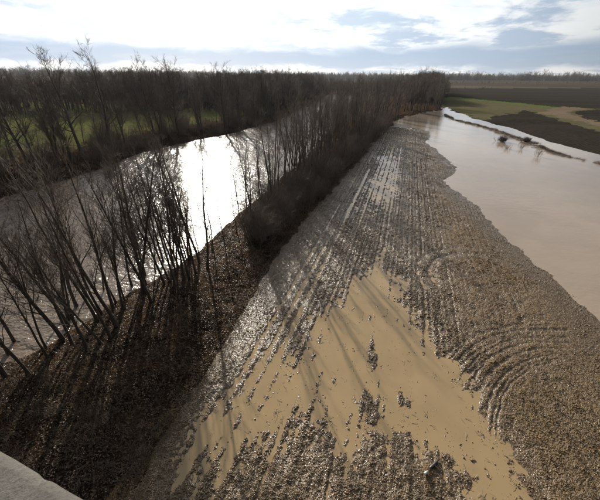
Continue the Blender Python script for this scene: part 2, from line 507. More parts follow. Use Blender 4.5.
# ------------------------------------------------------------------ terrain: one sheet, cut along its uses
def build_terrain():
    px = 1.5 / 527.0
    # distances: even steps of viewing angle from the bridge, from its foot to beyond the horizon
    dep = np.concatenate([np.linspace(R(78), R(70), 12, endpoint=False), np.arange(R(70), R(9), -px * 0.93), np.arange(R(9), R(1.0), -px * 0.33), np.linspace(R(0.95), R(0.335), 40)])
    rad = CAM_H / np.tan(dep)
    az = np.concatenate([np.linspace(R(-110), R(-50), 40, endpoint=False), np.arange(R(-50), R(50), px * 0.95), np.linspace(R(50), R(110), 41)])
    A, Rr = np.meshgrid(az, rad)
    X = Rr * np.sin(A)
    Y = Rr * np.cos(A)
    Z = height(X, Y)
    nr, na = X.shape
    idx = np.arange(nr * na).reshape(nr, na)
    Q = np.stack([idx[:-1, :-1], idx[:-1, 1:], idx[1:, 1:], idx[1:, :-1]], -1).reshape(-1, 4)[:, ::-1]
    cx = (X[:-1, :-1] + X[1:, 1:]).ravel() / 2
    cy = (Y[:-1, :-1] + Y[1:, 1:]).ravel() / 2
    s, t = to_st(cx, cy)
    wj = 0.35 * fbm(cx * 0.8, cy * 0.8, 3, 91) * np.clip(t / 20, 1, 6)
    r = np.hypot(cx, cy)
    nb, fb, be = near_bank(t), far_bank(t), belt_edge(t)
    pe, sh = pond_edge(t), shore(t)
    zone = np.zeros(len(cx), int)                       # 0 muddy field
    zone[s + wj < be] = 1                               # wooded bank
    zone[s < (nb + fb) / 2] = 2                         # far bank
    zone[(s + 6 * wj < fb - 10 - 4 * fbm(cx * 0.06, cy * 0.06, 2, 97)) & (t < 125)] = 10
    zone[(t > 330) & (s < be)] = 2
    beyond = s > (pe + sh) / 2
    zone[beyond] = 8
    wq = 5 * fbm(cx * 0.09, cy * 0.09, 4, 95)
    fx, fy = cx + wj * 1.5 + wq, cy + wj * 1.5 - wq
    inside = lambda poly: poly_sd(fx, fy, poly) > 0
    bey2 = beyond & (s + wj > sh - 1.5) & (r > 60)
    head = (t > 203) & (s > be) & (r < 900)
    bey2 = bey2 | (head & (t < 420))
    zone[bey2 & (r > 900)] = 7
    zone[bey2 & (r <= 900)] = 3
    # pale strips and brown land in the distance
    zone[bey2 & (fy > 560) & (r < 720)] = 6
    zone[bey2 & (r > 720)] = 7
    zone[bey2 & (fy > 1180) & (fy < 1320) & (cx > 150)] = 6
    # grass between the flood and the ploughed land
    grass = [(60, 185), (80, 172), (71, 133), (73, 130), (112, 170), (110, 155), (118, 150), (141, 184), (133, 229), (122, 283), (110, 300), (95, 300)]
    zone[bey2 & inside(grass)] = 4
    zone[head & (s < 24) & (t < 300)] = 4
    green = [(100, 262), (121, 274), (131, 226), (136, 186), (150, 186), (145, 200), (143, 232), (132, 290), (110, 330), (90, 330)]
    zone[bey2 & inside(green)] = 5
    verge = [(104, 151), (123, 170), (150, 199), (160, 181), (134, 166), (118, 145), (113, 128), (104, 104), (150, 60), (140, 52), (92, 92), (96, 118)]
    zone[bey2 & inside(verge)] = 4
    track = [(111, 158), (124, 170), (150, 198), (157, 184), (133, 168), (118, 152), (116, 135), (108, 112), (150, 66), (146, 62), (101, 108), (106, 130), (107, 150)]
    zone[bey2 & inside(track)] = 9
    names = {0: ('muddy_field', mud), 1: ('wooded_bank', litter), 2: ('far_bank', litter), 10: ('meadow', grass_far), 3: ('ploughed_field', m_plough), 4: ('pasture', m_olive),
             5: ('grass_strip', m_green), 6: ('stubble_field', m_stubble), 7: ('fallow_land', m_brown), 8: ('flooded_ground', mud), 9: ('dirt_track', m_track)}
    V = np.stack([X, Y, Z], -1).reshape(-1, 3)
    for k, (nm, mt) in names.items():
        F = Q[zone == k]
        if not len(F):
            continue
        used, invx = np.unique(F, return_inverse=True)
        me = mesh_np(nm, V[used], F4=invx.reshape(-1, 4), mat=mt)
        tag(add_obj(nm, me), kind='structure')


build_terrain()


def strip_sheet(name, left, right, ts, z, mat):
    """a level sheet between two lines across the rows"""
    V, F = [], []
    for t in ts:
        for s in (left(t), right(t)):
            x, y = to_xy(s, t)
            V.append((x, y, z))
    for i in range(len(ts) - 1):
        F.append((2 * i, 2 * i + 1, 2 * i + 3, 2 * i + 2))
    return tag(add_obj(name, mesh_np(name, V, F4=F, mat=mat)), kind='structure')


strip_sheet('river', lambda t: far_bank(t) - 12, lambda t: near_bank(t) + 4.5, list(np.linspace(-60, 360, 64)), 0.0, m_river)
strip_sheet('puddle', lambda t: belt_edge(t) - 0.6, lambda t: max(pond_edge(t) - 1.6, belt_edge(t) - 0.5), list(np.linspace(-4, 112, 90)), 0.0, m_puddle)
strip_sheet('flood_water', lambda t: pond_edge(t) - 1.5 if t < 113 else pond_edge(t) - 5, lambda t: shore(t) + 14, list(np.linspace(-40, 235, 120)), 0.0, m_flood)

# ------------------------------------------------------------------ bridge
conc, n, p = principled('weathered concrete')
P = pos(n)
a = n.noise(P, 3.0, 6, 0.65)
b = n.noise(P, 150.0, 6, 0.75)
c = n.noise(n.scale3(P, (1, 1, 0.2)), 14.0, 4, 0.6)
col = n.mix(n.ramp(a, (0.35, 0.65, 0, 1)), (0.155, 0.14, 0.118), (0.09, 0.081, 0.069))
col = n.mix(n.ramp(b, (0.45, 0.65, 0, 0.8)), col, (0.06, 0.055, 0.048))
col = n.mix(n.ramp(c, (0.55, 0.75, 0, 0.5)), col, (0.18, 0.163, 0.14))
n.set(p.inputs['Base Color'], col)
p.inputs['Roughness'].default_value = 0.9
bump(n, p, n.math('ADD', b, n.math('MULTIPLY', a, 0.5)), 0.6, 0.006)


def bridge():
    ang = math.atan2(0.0745, -0.2)                 # along the parapet, to the left
    ux, uy = math.cos(ang), math.sin(ang)
    nx, ny = uy, -ux                               # outward, over the river and field
    if ny < 0:
        nx, ny = -nx, -ny
    ox, oy = -0.35, 0.243
    rng = np.random.default_rng(4)

    def prism(name, prof, n_seg, half, noise, mat):
        # prof: (outward offset, z) outline, swept along the bridge; more rings near the camera
        u = np.sinh(np.linspace(-7, 7, n_seg)) / np.sinh(7) * half
        V, F = [], []
        k = len(prof)
        for i, uu in enumerate(u):
            chip = float(vnoise(np.array([uu * 6.0]), np.array([3.3]), 5)[0]) * 0.0014 + float(vnoise(np.array([uu * 22.0]), np.array([1.3]), 6)[0]) * 0.001
            chip -= 0.0025 * math.exp(-((uu - 0.10) / 0.012) ** 2)
            for (o, z, e) in prof:
                V.append((ox + ux * uu + nx * (o + chip * e * noise), oy + uy * uu + ny * (o + chip * e * noise), z + chip * 0.6 * e * noise))
        for i in range(n_seg - 1):
            for j in range(k):
                a0, a1 = i * k + j, i * k + (j + 1) % k
                F.append((a0, a1, a1 + k, a0 + k))
        me = mesh_np(name, V, F4=F, mat=mat, smooth=False)
        return add_obj(name, me)

    top = CAM_H - 0.6
    w_ = 0.34
    o = prism('bridge_parapet', [(0.0, top - 1.05, 0), (0.0, top - 0.5, 0), (0.0, top - 0.018, 1), (-0.006, top - 0.006, 1), (-0.018, top, 0.6), (-0.1, top + 0.001, 0),
                                 (-w_ + 0.015, top, 0), (-w_, top - 0.015, 0), (-w_, top - 1.05, 0)], 420, 45, 1.0, conc)
    tag(o, 'weathered grey concrete bridge parapet cutting across the lower left corner', 'parapet')
    o = prism('bridge_deck', [(0.02, top - 1.9, 0), (0.02, top - 1.055, 0), (-9.5, top - 1.055, 0), (-9.5, top - 1.9, 0)], 12, 45, 0, conc)
    tag(o, kind='structure')


bridge()

# ------------------------------------------------------------------ tubes and trees
class TB:
    def __init__(self):
        self.V, self.F, self.k = [], [], 0

    def tube(self, P, rad, sides):
        P = np.asarray(P, float)
        m = len(P)
        d = np.gradient(P, axis=0)
        d /= np.linalg.norm(d, axis=1, keepdims=True) + 1e-9
        ref = np.where(np.abs(d[:, 2:3]) > 0.9, np.array([[1.0, 0, 0]]), np.array([[0, 0, 1.0]]))
        u = np.cross(d, ref)
        u /= np.linalg.norm(u, axis=1, keepdims=True) + 1e-9
        v = np.cross(d, u)
        an = np.arange(sides) * 2 * math.pi / sides
        ring = (u[:, None, :] * np.cos(an)[None, :, None] + v[:, None, :] * np.sin(an)[None, :, None]) * np.asarray(rad)[:, None, None]
        self.V.append((P[:, None, :] + ring).reshape(-1, 3))
        i = np.arange(m - 1)[:, None] * sides + np.arange(sides)[None, :]
        j = np.arange(m - 1)[:, None] * sides + (np.arange(sides)[None, :] + 1) % sides
        self.F.append(np.stack([i, j, j + sides, i + sides], -1).reshape(-1, 4) + self.k)
        self.k += m * sides

    def mesh(self, name, mat):
        return mesh_np(name, np.concatenate(self.V), F4=np.concatenate(self.F), mat=mat)


def bough(rng, p0, d0, length, n, wander, up):
    P = [np.array(p0, float)]
    d_ = np.array(d0, float)
    st = length / n
    for _ in range(n):
        d_ = d_ + rng.normal(0, wander, 3) + np.array([0, 0, up])
        d_ /= np.linalg.norm(d_)
        P.append(P[-1] + d_ * st)
    return np.array(P)


def side_dir(rng, d_, ang):
    a = rng.normal(0, 1, 3)
    a -= d_ * a.dot(d_)
    a /= np.linalg.norm(a) + 1e-9
    return d_ * math.cos(ang) + a * math.sin(ang)


def at_frac(P, f):
    q = f * (len(P) - 1)
    i = min(int(q), len(P) - 2)
    d_ = P[i + 1] - P[i]
    return P[i] + d_ * (q - i), d_ / (np.linalg.norm(d_) + 1e-9)


def make_tree(seed, h, r0, stems=1, lean=0.08, spread=0.6, limb_lo=0.25, limbs=18, limb_len=0.38, l2=7, l3=4, up=0.06, tw=0.007, wander=0.07, fork=0.0):
    rng = np.random.default_rng(seed)
    trunk, crown = [], TB()
    base_a = rng.uniform(0, 6.28)
    for k in range(stems):
        a = base_a + k * 6.28 / max(stems, 1) + rng.uniform(-.5, .5)
        ln = (0.10 + lean * rng.uniform(0.6, 1.5)) if stems > 1 else lean * rng.uniform(0.3, 1.2)
        d0 = np.array([math.cos(a) * ln, math.sin(a) * ln, 1.0])
        hh = h * (1.0 if k == 0 else rng.uniform(0.65, 0.95))
        off = np.array([math.cos(a), math.sin(a), 0]) * (0.12 if stems > 1 else 0)
        P = bough(rng, off + np.array([0, 0, -0.25]), d0 / np.linalg.norm(d0), hh + 0.25, 9, wander * 0.55, 0.02)
        rr = r0 * (1.0 if k == 0 else 0.75)
        f = np.linspace(0, 1, 10)
        rad = rr * (1 - f) ** 0.85 + 0.012
        rad[0] *= 1.35
        tb = TB()
        tb.tube(P, rad, 7)
        trunk.append(tb)
        nl = int(limbs * (1.0 if k == 0 else 0.7))
        for i in range(nl):
            fr = limb_lo + (0.97 - limb_lo) * ((i + rng.uniform(0, 1)) / nl)
            b0, bd = at_frac(P, fr)
            ang = spread * rng.uniform(0.6, 1.35)
            L = hh * limb_len * (1.15 - 0.75 * fr) * rng.uniform(0.6, 1.3)
            rb = max(rr * (1 - fr) ** 0.85 * rng.uniform(0.35, 0.6), tw * 1.6)
            Q = bough(rng, b0, side_dir(rng, bd, ang), L, 6, wander * 1.3, up)
            crown.tube(Q, np.linspace(rb, tw, 7), 4)
            n2 = max(2, int(l2 * min(1.3, L / (h * 0.25))))
            for j in range(n2):
                f2 = rng.uniform(0.15, 1.0)
                c0, cd = at_frac(Q, f2)
                L2 = L * rng.uniform(0.22, 0.5) * (1.2 - 0.5 * f2)
                S = bough(rng, c0, side_dir(rng, cd, rng.uniform(0.35, 0.9)), L2, 4, wander * 1.8, up * 1.3)
                crown.tube(S, np.linspace(max(rb * 0.4 * (1 - f2 * .6), tw), tw * 0.75, 5), 3)
                for q in range(l3):
                    e0, ed = at_frac(S, rng.uniform(0.1, 1.0))
                    L3 = max(0.25, L2 * rng.uniform(0.3, 0.7))
                    T = bough(rng, e0, side_dir(rng, ed, rng.uniform(0.3, 0.9)), L3, 3, wander * 2, up)
                    crown.tube(T, np.linspace(tw * 0.8, tw * 0.45, 4), 3)
    return trunk, crown


def make_bush(seed, h, w_, stems=26, twigs=12, tw=0.007, up=0.05):
    rng = np.random.default_rng(seed)
    st, cr = TB(), TB()
    for k in range(stems):
        a = rng.uniform(0, 6.28)
        rr = abs(rng.normal(0, 0.28)) * w_
        ln = rng.uniform(0.05, 0.7) * w_ / h
        d0 = np.array([math.cos(a) * ln, math.sin(a) * ln, 1.0])
        L = h * rng.uniform(0.55, 1.05)
        P = bough(rng, (math.cos(a) * rr, math.sin(a) * rr, -0.15), d0 / np.linalg.norm(d0), L, 6, 0.12, up)
        st.tube(P, np.linspace(0.022, tw, 7), 4)
        for i in range(twigs):
            f = rng.uniform(0.2, 1.0)
            b0, bd = at_frac(P, f)
            Q = bough(rng, b0, side_dir(rng, bd, rng.uniform(0.3, 0.9)), L * rng.uniform(0.15, 0.4), 4, 0.16, up)
            cr.tube(Q, np.linspace(tw, tw * 0.6, 5), 3)
            for j in range(3):
                c0, cd = at_frac(Q, rng.uniform(0.2, 1))
                S = bough(rng, c0, side_dir(rng, cd, rng.uniform(0.3, 0.9)), L * rng.uniform(0.08, 0.2), 2, 0.2, up)
                cr.tube(S, np.linspace(tw * 0.7, tw * 0.4, 3), 3)
    return [st], cr


def bark_mat(name, c1, c2, rough=0.85):
    m, n, p = principled(name)
    tcn = n.node('ShaderNodeTexCoord').outputs['Object']
    a = n.noise(n.scale3(tcn, (1, 1, 0.25)), 14.0, 5, 0.65)
    b = n.noise(tcn, 1.2, 3, 0.5)
    col = n.mix(n.ramp(a, (0.35, 0.7, 0, 1)), c1, c2)
    col = n.mix(n.ramp(b, (0.45, 0.7, 0, 0.5)), col, tuple(x * 0.6 for x in c1))
    n.set(p.inputs['Base Color'], col)
    p.inputs['Roughness'].default_value = rough
    bump(n, p, a, 0.8, 0.02)
    return m


bark = bark_mat('grey brown bark', (0.06, 0.049, 0.039), (0.14, 0.115, 0.092))
twig = bark_mat('brown twigs', (0.10, 0.078, 0.060), (0.165, 0.132, 0.103))
twig_grey = bark_mat('grey brush twigs', (0.17, 0.138, 0.108), (0.25, 0.205, 0.16))
twig_red = bark_mat('reddish twigs', (0.11, 0.075, 0.055), (0.16, 0.11, 0.083))


class Kind:
    """a tree prototype: its meshes, shared by all copies"""
    def __init__(self, name, made, m_trunk, m_crown, stem_name='trunk', crown_name='crown'):
        st, cr = made
        self.parts = [(stem_name, tb.mesh(name + '_' + stem_name, m_trunk)) for tb in st] + [(crown_name, cr.mesh(name + '_' + crown_name, m_crown))]
        self.name = name

    def place(self, x, y, rz, sc, label, cat, group=None, tilt=(0, 0), sink=0.0):
        o = bpy.data.objects.new(self.name, None)
        o.empty_display_size = 0.3
        C.objects.link(o)
        o.location = (x, y, max(ground_z(x, y), -0.8) - sink)
        o.rotation_euler = (tilt[0], tilt[1], rz)
        o.scale = (sc, sc, sc)
        tag(o, label, cat, group)
        for nm, me in self.parts:
            add_obj(nm, me, o)
        return o


slender = [Kind('bare_tree', make_tree(100 + i, 10.0, 0.095, stems=(1, 2, 1, 2, 1, 1, 1, 1)[i], lean=0.15, spread=0.5, limb_lo=0.22, limbs=(20, 15, 24, 16, 18, 22, 26, 16)[i],
                                       limb_len=0.34, l2=11, l3=6, up=0.08, tw=0.0065, wander=(0.08, 0.1, 0.07, 0.12, 0.09, 0.14, 0.08, 0.11)[i]), bark, twig) for i in range(8)]
spreading = [Kind('spreading_tree', make_tree(200 + i, 16.0, 0.30, stems=(1, 1, 2, 1, 1)[i], lean=0.10, spread=0.75, limb_lo=0.22, limbs=24, limb_len=0.42, l2=9, l3=6,
                                              up=0.05, tw=0.016, wander=0.10), bark, twig) for i in range(5)]
woodland = [Kind('woodland_tree', make_tree(300 + i, 15.0, 0.20, stems=(1, 1, 2, 1)[i], lean=0.06, spread=0.55, limb_lo=0.18, limbs=30, limb_len=0.27, l2=9, l3=5, up=0.07,
                                            tw=0.018), bark, (twig, twig_red, twig, twig_grey)[i]) for i in range(4)]
sapling = [Kind('sapling', make_tree(400 + i, 5.0, 0.045, stems=1, lean=0.16, spread=0.5, limb_lo=0.3, limbs=9, limb_len=0.2, l2=3, l3=1, up=0.06, tw=0.007), bark, twig)
           for i in range(4)]
bushes = [Kind('bare_bush', make_bush(500 + i, (2.6, 3.2, 2.2, 3.8)[i], (2.6, 2.4, 2.8, 2.4)[i]), twig_grey if i % 2 else twig, (twig_grey, twig, twig_grey, twig_red)[i], 'stems', 'twigs')
          for i in range(4)]
open_tree = [Kind('bare_tree', make_tree(700 + i, 10.5, 0.085, stems=1, lean=0.10, spread=0.45, limb_lo=0.32, limbs=16, limb_len=0.27, l2=8, l3=4, up=0.09, tw=0.007,
                                          wander=0.075), bark, twig_grey) for i in range(4)]
print('protos tris', sum(len(m.polygons) * 2 for K in slender + spreading + woodland + sapling + bushes for _, m in K.parts))

rnd = random.Random(11)

# the slender trees along the near bank of the river, at the left of the picture
bank = []
for i in range(66):
    t = 2.5 + i * 0.272 + rnd.uniform(-.12, .12)
    s = float(near_bank(t)) + rnd.choice((0.3, 0.9, 1.7, 2.8, -0.6, -1.6, -2.4)) + rnd.uniform(-.4, .4)
    bank.append((s, t))
bank.sort(key=lambda q: q[1])
ordinal = ['first', 'second', 'third', 'fourth', 'fifth', 'sixth', 'seventh', 'eighth', 'ninth', 'tenth', 'eleventh', 'twelfth', 'thirteenth', 'fourteenth', 'fifteenth',
           'sixteenth', 'seventeenth', 'eighteenth', 'nineteenth', 'twentieth', 'twenty-first', 'twenty-second', 'twenty-third', 'twenty-fourth', 'twenty-fifth', 'twenty-sixth',
           'twenty-seventh', 'twenty-eighth', 'twenty-ninth', 'thirtieth']
_units = ordinal[:9]
ordinal += ['thirty-' + q for q in ordinal[:9]] + ['fortieth'] + ['forty-' + q for q in _units] + ['fiftieth'] + ['fifty-' + q for q in _units] + ['sixtieth'] + ['sixty-' + q for q in _units]
for i, (s, t) in enumerate(bank):
    x, y = to_xy(s, t)
    K = slender[(i * 5 + 3) % 8] if i % 2 else open_tree[(i // 2) % 4]
    many = sum(1 for p in K.parts if p[0] == 'trunk')
    shape = {1: 'single-stemmed', 2: 'twin-stemmed', 3: 'three-stemmed'}[many]
    K.place(x, y, rnd.uniform(0, 6.28), rnd.uniform(0.62, 1.1), '%s bare slender tree at the near river edge, %s counting from the bridge' % (shape, ordinal[i]),
            'tree', 'slender bare trees along the near river edge', (rnd.uniform(-.07, .07), rnd.uniform(-.07, .07)))

# thin saplings standing open against the glare
for i, (px_, py_) in enumerate([(-9.9, 23.2), (-9.0, 23.8), (-8.0, 24.6), (-8.4, 26.2), (-7.2, 26.0), (-6.4, 28.0)]):
    sapling[i % 4].place(px_, py_, rnd.uniform(0, 6.28), rnd.uniform(0.85, 1.25), '%s thin bare sapling from the bridge, standing against the glare of the river' % ordinal[i], 'sapling',
                         'thin saplings on the open bank')

# the belt of trees and brush between river and field
def stretch(t):
    for lim, txt in ((28, 'beside silvery wet mud'), (34, 'just past silvery wet mud'), (41, 'before the shallow pools'), (48, 'beside the first shallow pools'), (56, 'beside the last shallow pools'),
                     (66, 'past the last pools'), (82, 'where the field narrows'), (102, 'level with the flood notch'), (140, 'at the far field tip')):
        if t < lim:
            return txt


def thicket_side(s, nb, be):
    q = (s - nb) / (be - nb)
    return 'river side of' if q < 0.33 else 'middle of' if q < 0.66 else 'field side of'


def stem_word(K):
    return {1: 'single-stemmed', 2: 'twin-stemmed', 3: 'three-stemmed'}[sum(1 for p in K.parts if p[0] == 'trunk')]


for i in range(110):
    t = 30.5 + 99 * ((i + rnd.random()) / 110) ** 0.9
    nb, be = float(near_bank(t)), float(belt_edge(t))
    s = rnd.uniform(nb - 0.6, be - 1.6) if i % 3 else rnd.uniform(nb - 0.6, nb + 3.5)
    x, y = to_xy(s, t)
    if t < 46 and rnd.random() < 0.5:
        continue
    K = rnd.choice(open_tree + slender[:2] if t < 80 else open_tree + slender)
    sc = rnd.uniform(0.75, 1.22)
    size = 'tall' if sc > 0.98 else 'shorter'
    K.place(x, y, rnd.uniform(0, 6.28), sc, '%s %s bare tree, %s thicket, %s' % (size, stem_word(K), thicket_side(s, nb, be), stretch(t)), 'tree',
            'bare trees of the thicket between river and field', (rnd.uniform(-.05, .05), rnd.uniform(-.05, .05)))
for i in range(20):
    t = 25.5 + i * 1.05 + rnd.uniform(-.5, .5)
    nb = float(near_bank(t))
    s = nb + rnd.uniform(-0.8, 4.2)
    x, y = to_xy(s, t)
    sc = rnd.uniform(0.6, 0.95)
    open_tree[i % 4].place(x, y, rnd.uniform(0, 6.28), sc, '%s thin open tree before the sunlit glare, from the bridge end of thicket' % ordinal[i], 'tree', 'thin open trees before the sunlit river',
                           (rnd.uniform(-.06, .06), rnd.uniform(-.06, .06)))
for i in range(58):
    t = 43 + 62 * (i + rnd.random()) / 58
    nb = float(near_bank(t))
    s = nb + rnd.uniform(-0.8, 5.0)
    x, y = to_xy(s, t)
    sc = rnd.uniform(0.75, 1.2)
    open_tree[i % 4].place(x, y, rnd.uniform(0, 6.28), sc, '%s straight bare tree, water edge of thicket, %s' % ('tall' if sc > 1.05 else 'middling' if sc > 0.9 else 'short', stretch(t)), 'tree',
                           'straight bare trees at the water edge of the thicket', (rnd.uniform(-.06, .06), rnd.uniform(-.06, .06)))
for i in range(34):
    t = 24 + 30 * (i + rnd.random()) / 34
    s = float(near_bank(t)) + rnd.uniform(0.8, 6.0)
    x, y = to_xy(s, t)
    k = rnd.randrange(4)
    sc = rnd.uniform(0.45, 0.85)
    bushes[k].place(x, y, rnd.uniform(0, 6.28), sc, '%s %s bush on the open leafy bank, %s' % ('larger' if sc > 0.65 else 'small', ('dense grey', 'upright brown', 'spreading grey', 'upright reddish')[k], stretch(t)),
                    'bush', 'low bushes on the river side of the thicket')
for i in range(118):
    t = 23 + 100 * ((i + rnd.random()) / 118) ** 1.25
    nb, be = float(near_bank(t)), float(belt_edge(t))
    s = be - 0.7 - abs(rnd.gauss(0, 1)) * 2.4
    s = max(s, nb + 0.5)
    x, y = to_xy(s, t)
    k = rnd.randrange(4)
    sc = rnd.uniform(0.7, 1.3) * (0.85 if t < 34 else 1.0)
    size = 'big' if sc > 1.15 else 'small' if sc < 0.95 else 'middling'
    bushes[k].place(x, y, rnd.uniform(0, 6.28), sc, '%s %s twiggy bush, %s thicket, %s' % (size, ('dense grey', 'upright brown', 'spreading grey', 'upright reddish')[k], thicket_side(s, nb, be), stretch(t)),
                    'bush', 'bare bushes of the thicket between river and field')

# the clump of tall trees where the thicket meets the flood
for i in range(48):
    t = 128 + 85 * rnd.random()
    be = float(belt_edge(t))
    back = rnd.choice((0.5, 1.5, 3, 6, 10, 15, 20))
    s = be - back - rnd.uniform(0, 2.5)
    x, y = to_xy(s, t)
    K = rnd.choice(woodland + spreading[:1])
    sc = rnd.uniform(0.72, 1.0)
    where = 'near end' if t < 152 else 'middle' if t < 183 else 'far end'
    row = 'at the water edge' if back < 2 else 'behind the front row' if back < 8 else 'deep inside'
    K.place(x, y, rnd.uniform(0, 6.28), sc, '%s %s %s tree %s, %s of flood clump' % ('tall' if sc > 0.86 else 'shorter', stem_word(K), 'wide-crowned' if K in spreading else
            ('brown', 'reddish', 'forked brown', 'grey')[woodland.index(K)], row, where), 'tree', 'trees in the clump at the head of the flood')

# trees along the far bank, standing before the strip of green land
k, big_t = 0, []
far_plan = [(12 + 110 * (i + rnd.uniform(0.1, 0.9)) / 34, i % 3 == 0) for i in range(34)]
far_plan += [(14 + 108 * rnd.random(), False) for i in range(34)]
big_t = [t for t, b_ in far_plan if b_]


def near_big(t):
    j = min(range(len(big_t)), key=lambda q: abs(big_t[q] - t))
    return ('just before the ' if t < big_t[j] else 'just past the ') + ordinal[j]


for i, (t, big) in enumerate(far_plan):
    s = float(far_bank(t)) - (rnd.choice((1.0, 2.0, 3.5, 5.0)) if i < 34 else rnd.uniform(1, 9)) - rnd.uniform(0, 1.5)
    x, y = to_xy(s, t)
    K = spreading[(i // 3) % 5] if big else rnd.choice(spreading + slender + woodland)
    sc = (rnd.uniform(0.84, 1.0) if big else rnd.uniform(0.55, 0.85)) * (1.25 if K in slender else 1.0)
    if big:
        lab = '%s of the big crowned bare trees on the far river bank, from the left' % ordinal[k]
        k += 1
    else:
        lab = 'smaller %s bare tree on the far bank, %s big tree' % (stem_word(K), near_big(t))
    K.place(x, y, rnd.uniform(0, 6.28), sc, lab, 'tree', 'big bare trees along the far river bank' if big else 'smaller bare trees along the far river bank')
for i in range(150):
    t = 20 + 105 * rnd.random()
    dist = rnd.uniform(0.2, 5.5) if i % 2 else rnd.uniform(5, 11)
    s = float(far_bank(t)) - dist
    x, y = to_xy(s, t)
    q = rnd.randrange(4)
    sc = rnd.uniform(0.6, 1.15)
    bushes[q].place(x, y, rnd.uniform(0, 6.28), sc, '%s %s bush %s the far bank, %s big tree' % ('larger' if sc > 0.87 else 'small', ('dense grey', 'upright brown', 'spreading grey', 'upright reddish')[q],
                    'low on' if dist < 2 else 'halfway up' if dist < 3.8 else 'on top of' if dist < 7 else 'set back behind', near_big(t)), 'bush', 'bushes on the far river bank')


def stuff_instances(name, pts, rots, scales, idx, protos, label=None):
    """one object that carries many small pieces as instances"""
    me = bpy.data.meshes.new(name)
    n_ = len(pts)
    me.vertices.add(n_)
    me.vertices.foreach_set('co', np.asarray(pts, np.float32).ravel())
    for nm, typ, arr in (('rot', 'FLOAT_VECTOR', rots), ('scl', 'FLOAT_VECTOR', scales)):
        a_ = me.attributes.new(nm, typ, 'POINT')
        a_.data.foreach_set('vector', np.asarray(arr, np.float32).ravel())
    a_ = me.attributes.new('idx', 'INT', 'POINT')
    a_.data.foreach_set('value', np.asarray(idx, np.int32))
    o = add_obj(name, me)
    col = bpy.data.collections.new(name + '_kinds')
    for j, pm in enumerate(protos):
        po = bpy.data.objects.new('%s_kind_%02d' % (name, j), pm)
        col.objects.link(po)
    g = bpy.data.node_groups.new(name, 'GeometryNodeTree')
    g.interface.new_socket('Geometry', in_out='INPUT', socket_type='NodeSocketGeometry')
    g.interface.new_socket('Geometry', in_out='OUTPUT', socket_type='NodeSocketGeometry')
    N, L = g.nodes, g.links
    gi, go = N.new('NodeGroupInput'), N.new('NodeGroupOutput')
    ci = N.new('GeometryNodeCollectionInfo')
    ci.inputs['Collection'].default_value = col
    ci.inputs['Separate Children'].default_value = True
    ci.inputs['Reset Children'].default_value = True
    ip = N.new('GeometryNodeInstanceOnPoints')
    ip.inputs['Pick Instance'].default_value = True
    L.new(gi.outputs[0], ip.inputs['Points'])
    L.new(ci.outputs[0], ip.inputs['Instance'])
    for nm, typ, sock in (('rot', 'FLOAT_VECTOR', 'Rotation'), ('scl', 'FLOAT_VECTOR', 'Scale'), ('idx', 'INT', 'Instance Index')):
        na = N.new('GeometryNodeInputNamedAttribute')
        na.data_type = typ
        na.inputs['Name'].default_value = nm
        L.new(na.outputs['Attribute'], ip.inputs[sock])
    L.new(ip.outputs[0], go.inputs[0])
    md = o.modifiers.new('scatter', 'NODES')
    md.node_group = g
    return tag(o, label, kind='stuff')


def joined(K):
    """one mesh of all a tree's parts, for the woods that read as a mass"""
    V, F, mi, mats, k0 = [], [], [], [], 0
    for _, me in K.parts:
        a_ = np.empty(len(me.vertices) * 3, np.float32)
        me.vertices.foreach_get('co', a_)
        f_ = np.empty(len(me.loops), np.int32)
        me.loops.foreach_get('vertex_index', f_)
        V.append(a_.reshape(-1, 3))
        F.append(f_.reshape(-1, 4) + k0)
        k0 += len(V[-1])
        if me.materials[0] not in mats:
            mats.append(me.materials[0])
        mi.append(np.full(len(F[-1]), mats.index(me.materials[0]), np.int32))
    me = mesh_np(K.name + '_mass', np.concatenate(V), F4=np.concatenate(F))
    for m in mats:
        me.materials.append(m)
    me.polygons.foreach_set('material_index', np.concatenate(mi))
    return me


wood_mesh = [joined(K) for K in woodland + spreading[:2]]
nrng = np.random.default_rng(5)


def wood(name, X, Y, smin, smax, label, sink=0.3):
    Z = height(X, Y, fine=False) - sink
    n_ = len(X)
    sc = nrng.uniform(smin, smax, n_) * (1 + 0.45 * vnoise(X * 0.035, Y * 0.035, 88)) * np.where(nrng.random(n_) < 0.06, 1.15, 1.0)
    rot = np.stack([nrng.uniform(-.04, .04, n_), nrng.uniform(-.04, .04, n_), nrng.uniform(0, 6.28, n_)], -1)
    stuff_instances(name, np.stack([X, Y, Z], -1), rot, np.stack([sc * nrng.uniform(1.0, 1.4, n_)] * 2 + [sc], -1), nrng.integers(0, len(wood_mesh), n_), wood_mesh, label)


# the woods beyond the far bank and the strip of green land, and round the bend of the river
S, T = [], []
while len(S) < 2600:
    t = nrng.uniform(20, 420)
    fbk = float(far_bank(t))
    if t < 95:
        s = fbk - 78 - abs(nrng.normal(0, 1)) * 45
    elif t < 135:
        s = fbk - (62 - (t - 95) * 1.5) - abs(nrng.normal(0, 1)) * 45 if t < 120 else fbk - 4 - abs(nrng.normal(0, 1)) * 50
    elif t < 335:
        s = fbk - 3 - abs(nrng.normal(0, 1)) * 50
    else:
        s = nrng.uniform(-170, 8)
    S.append(s)
    T.append(t)
S, T = np.array(S), np.array(T)
X, Y = to_xy(S, T)
wood('bare_woods', X, Y, 0.60, 0.86, 'mass of dark bare woods beyond the river')
# right bank of the river past the clump
T = nrng.uniform(235, 420, 600)
S = belt_edge(T) - np.abs(nrng.normal(0, 1, 600)) * 14
X, Y = to_xy(S, T)
wood('river_woods', X, Y, 0.75, 1.0, 'mass of bare trees running on behind the clump by the flood')
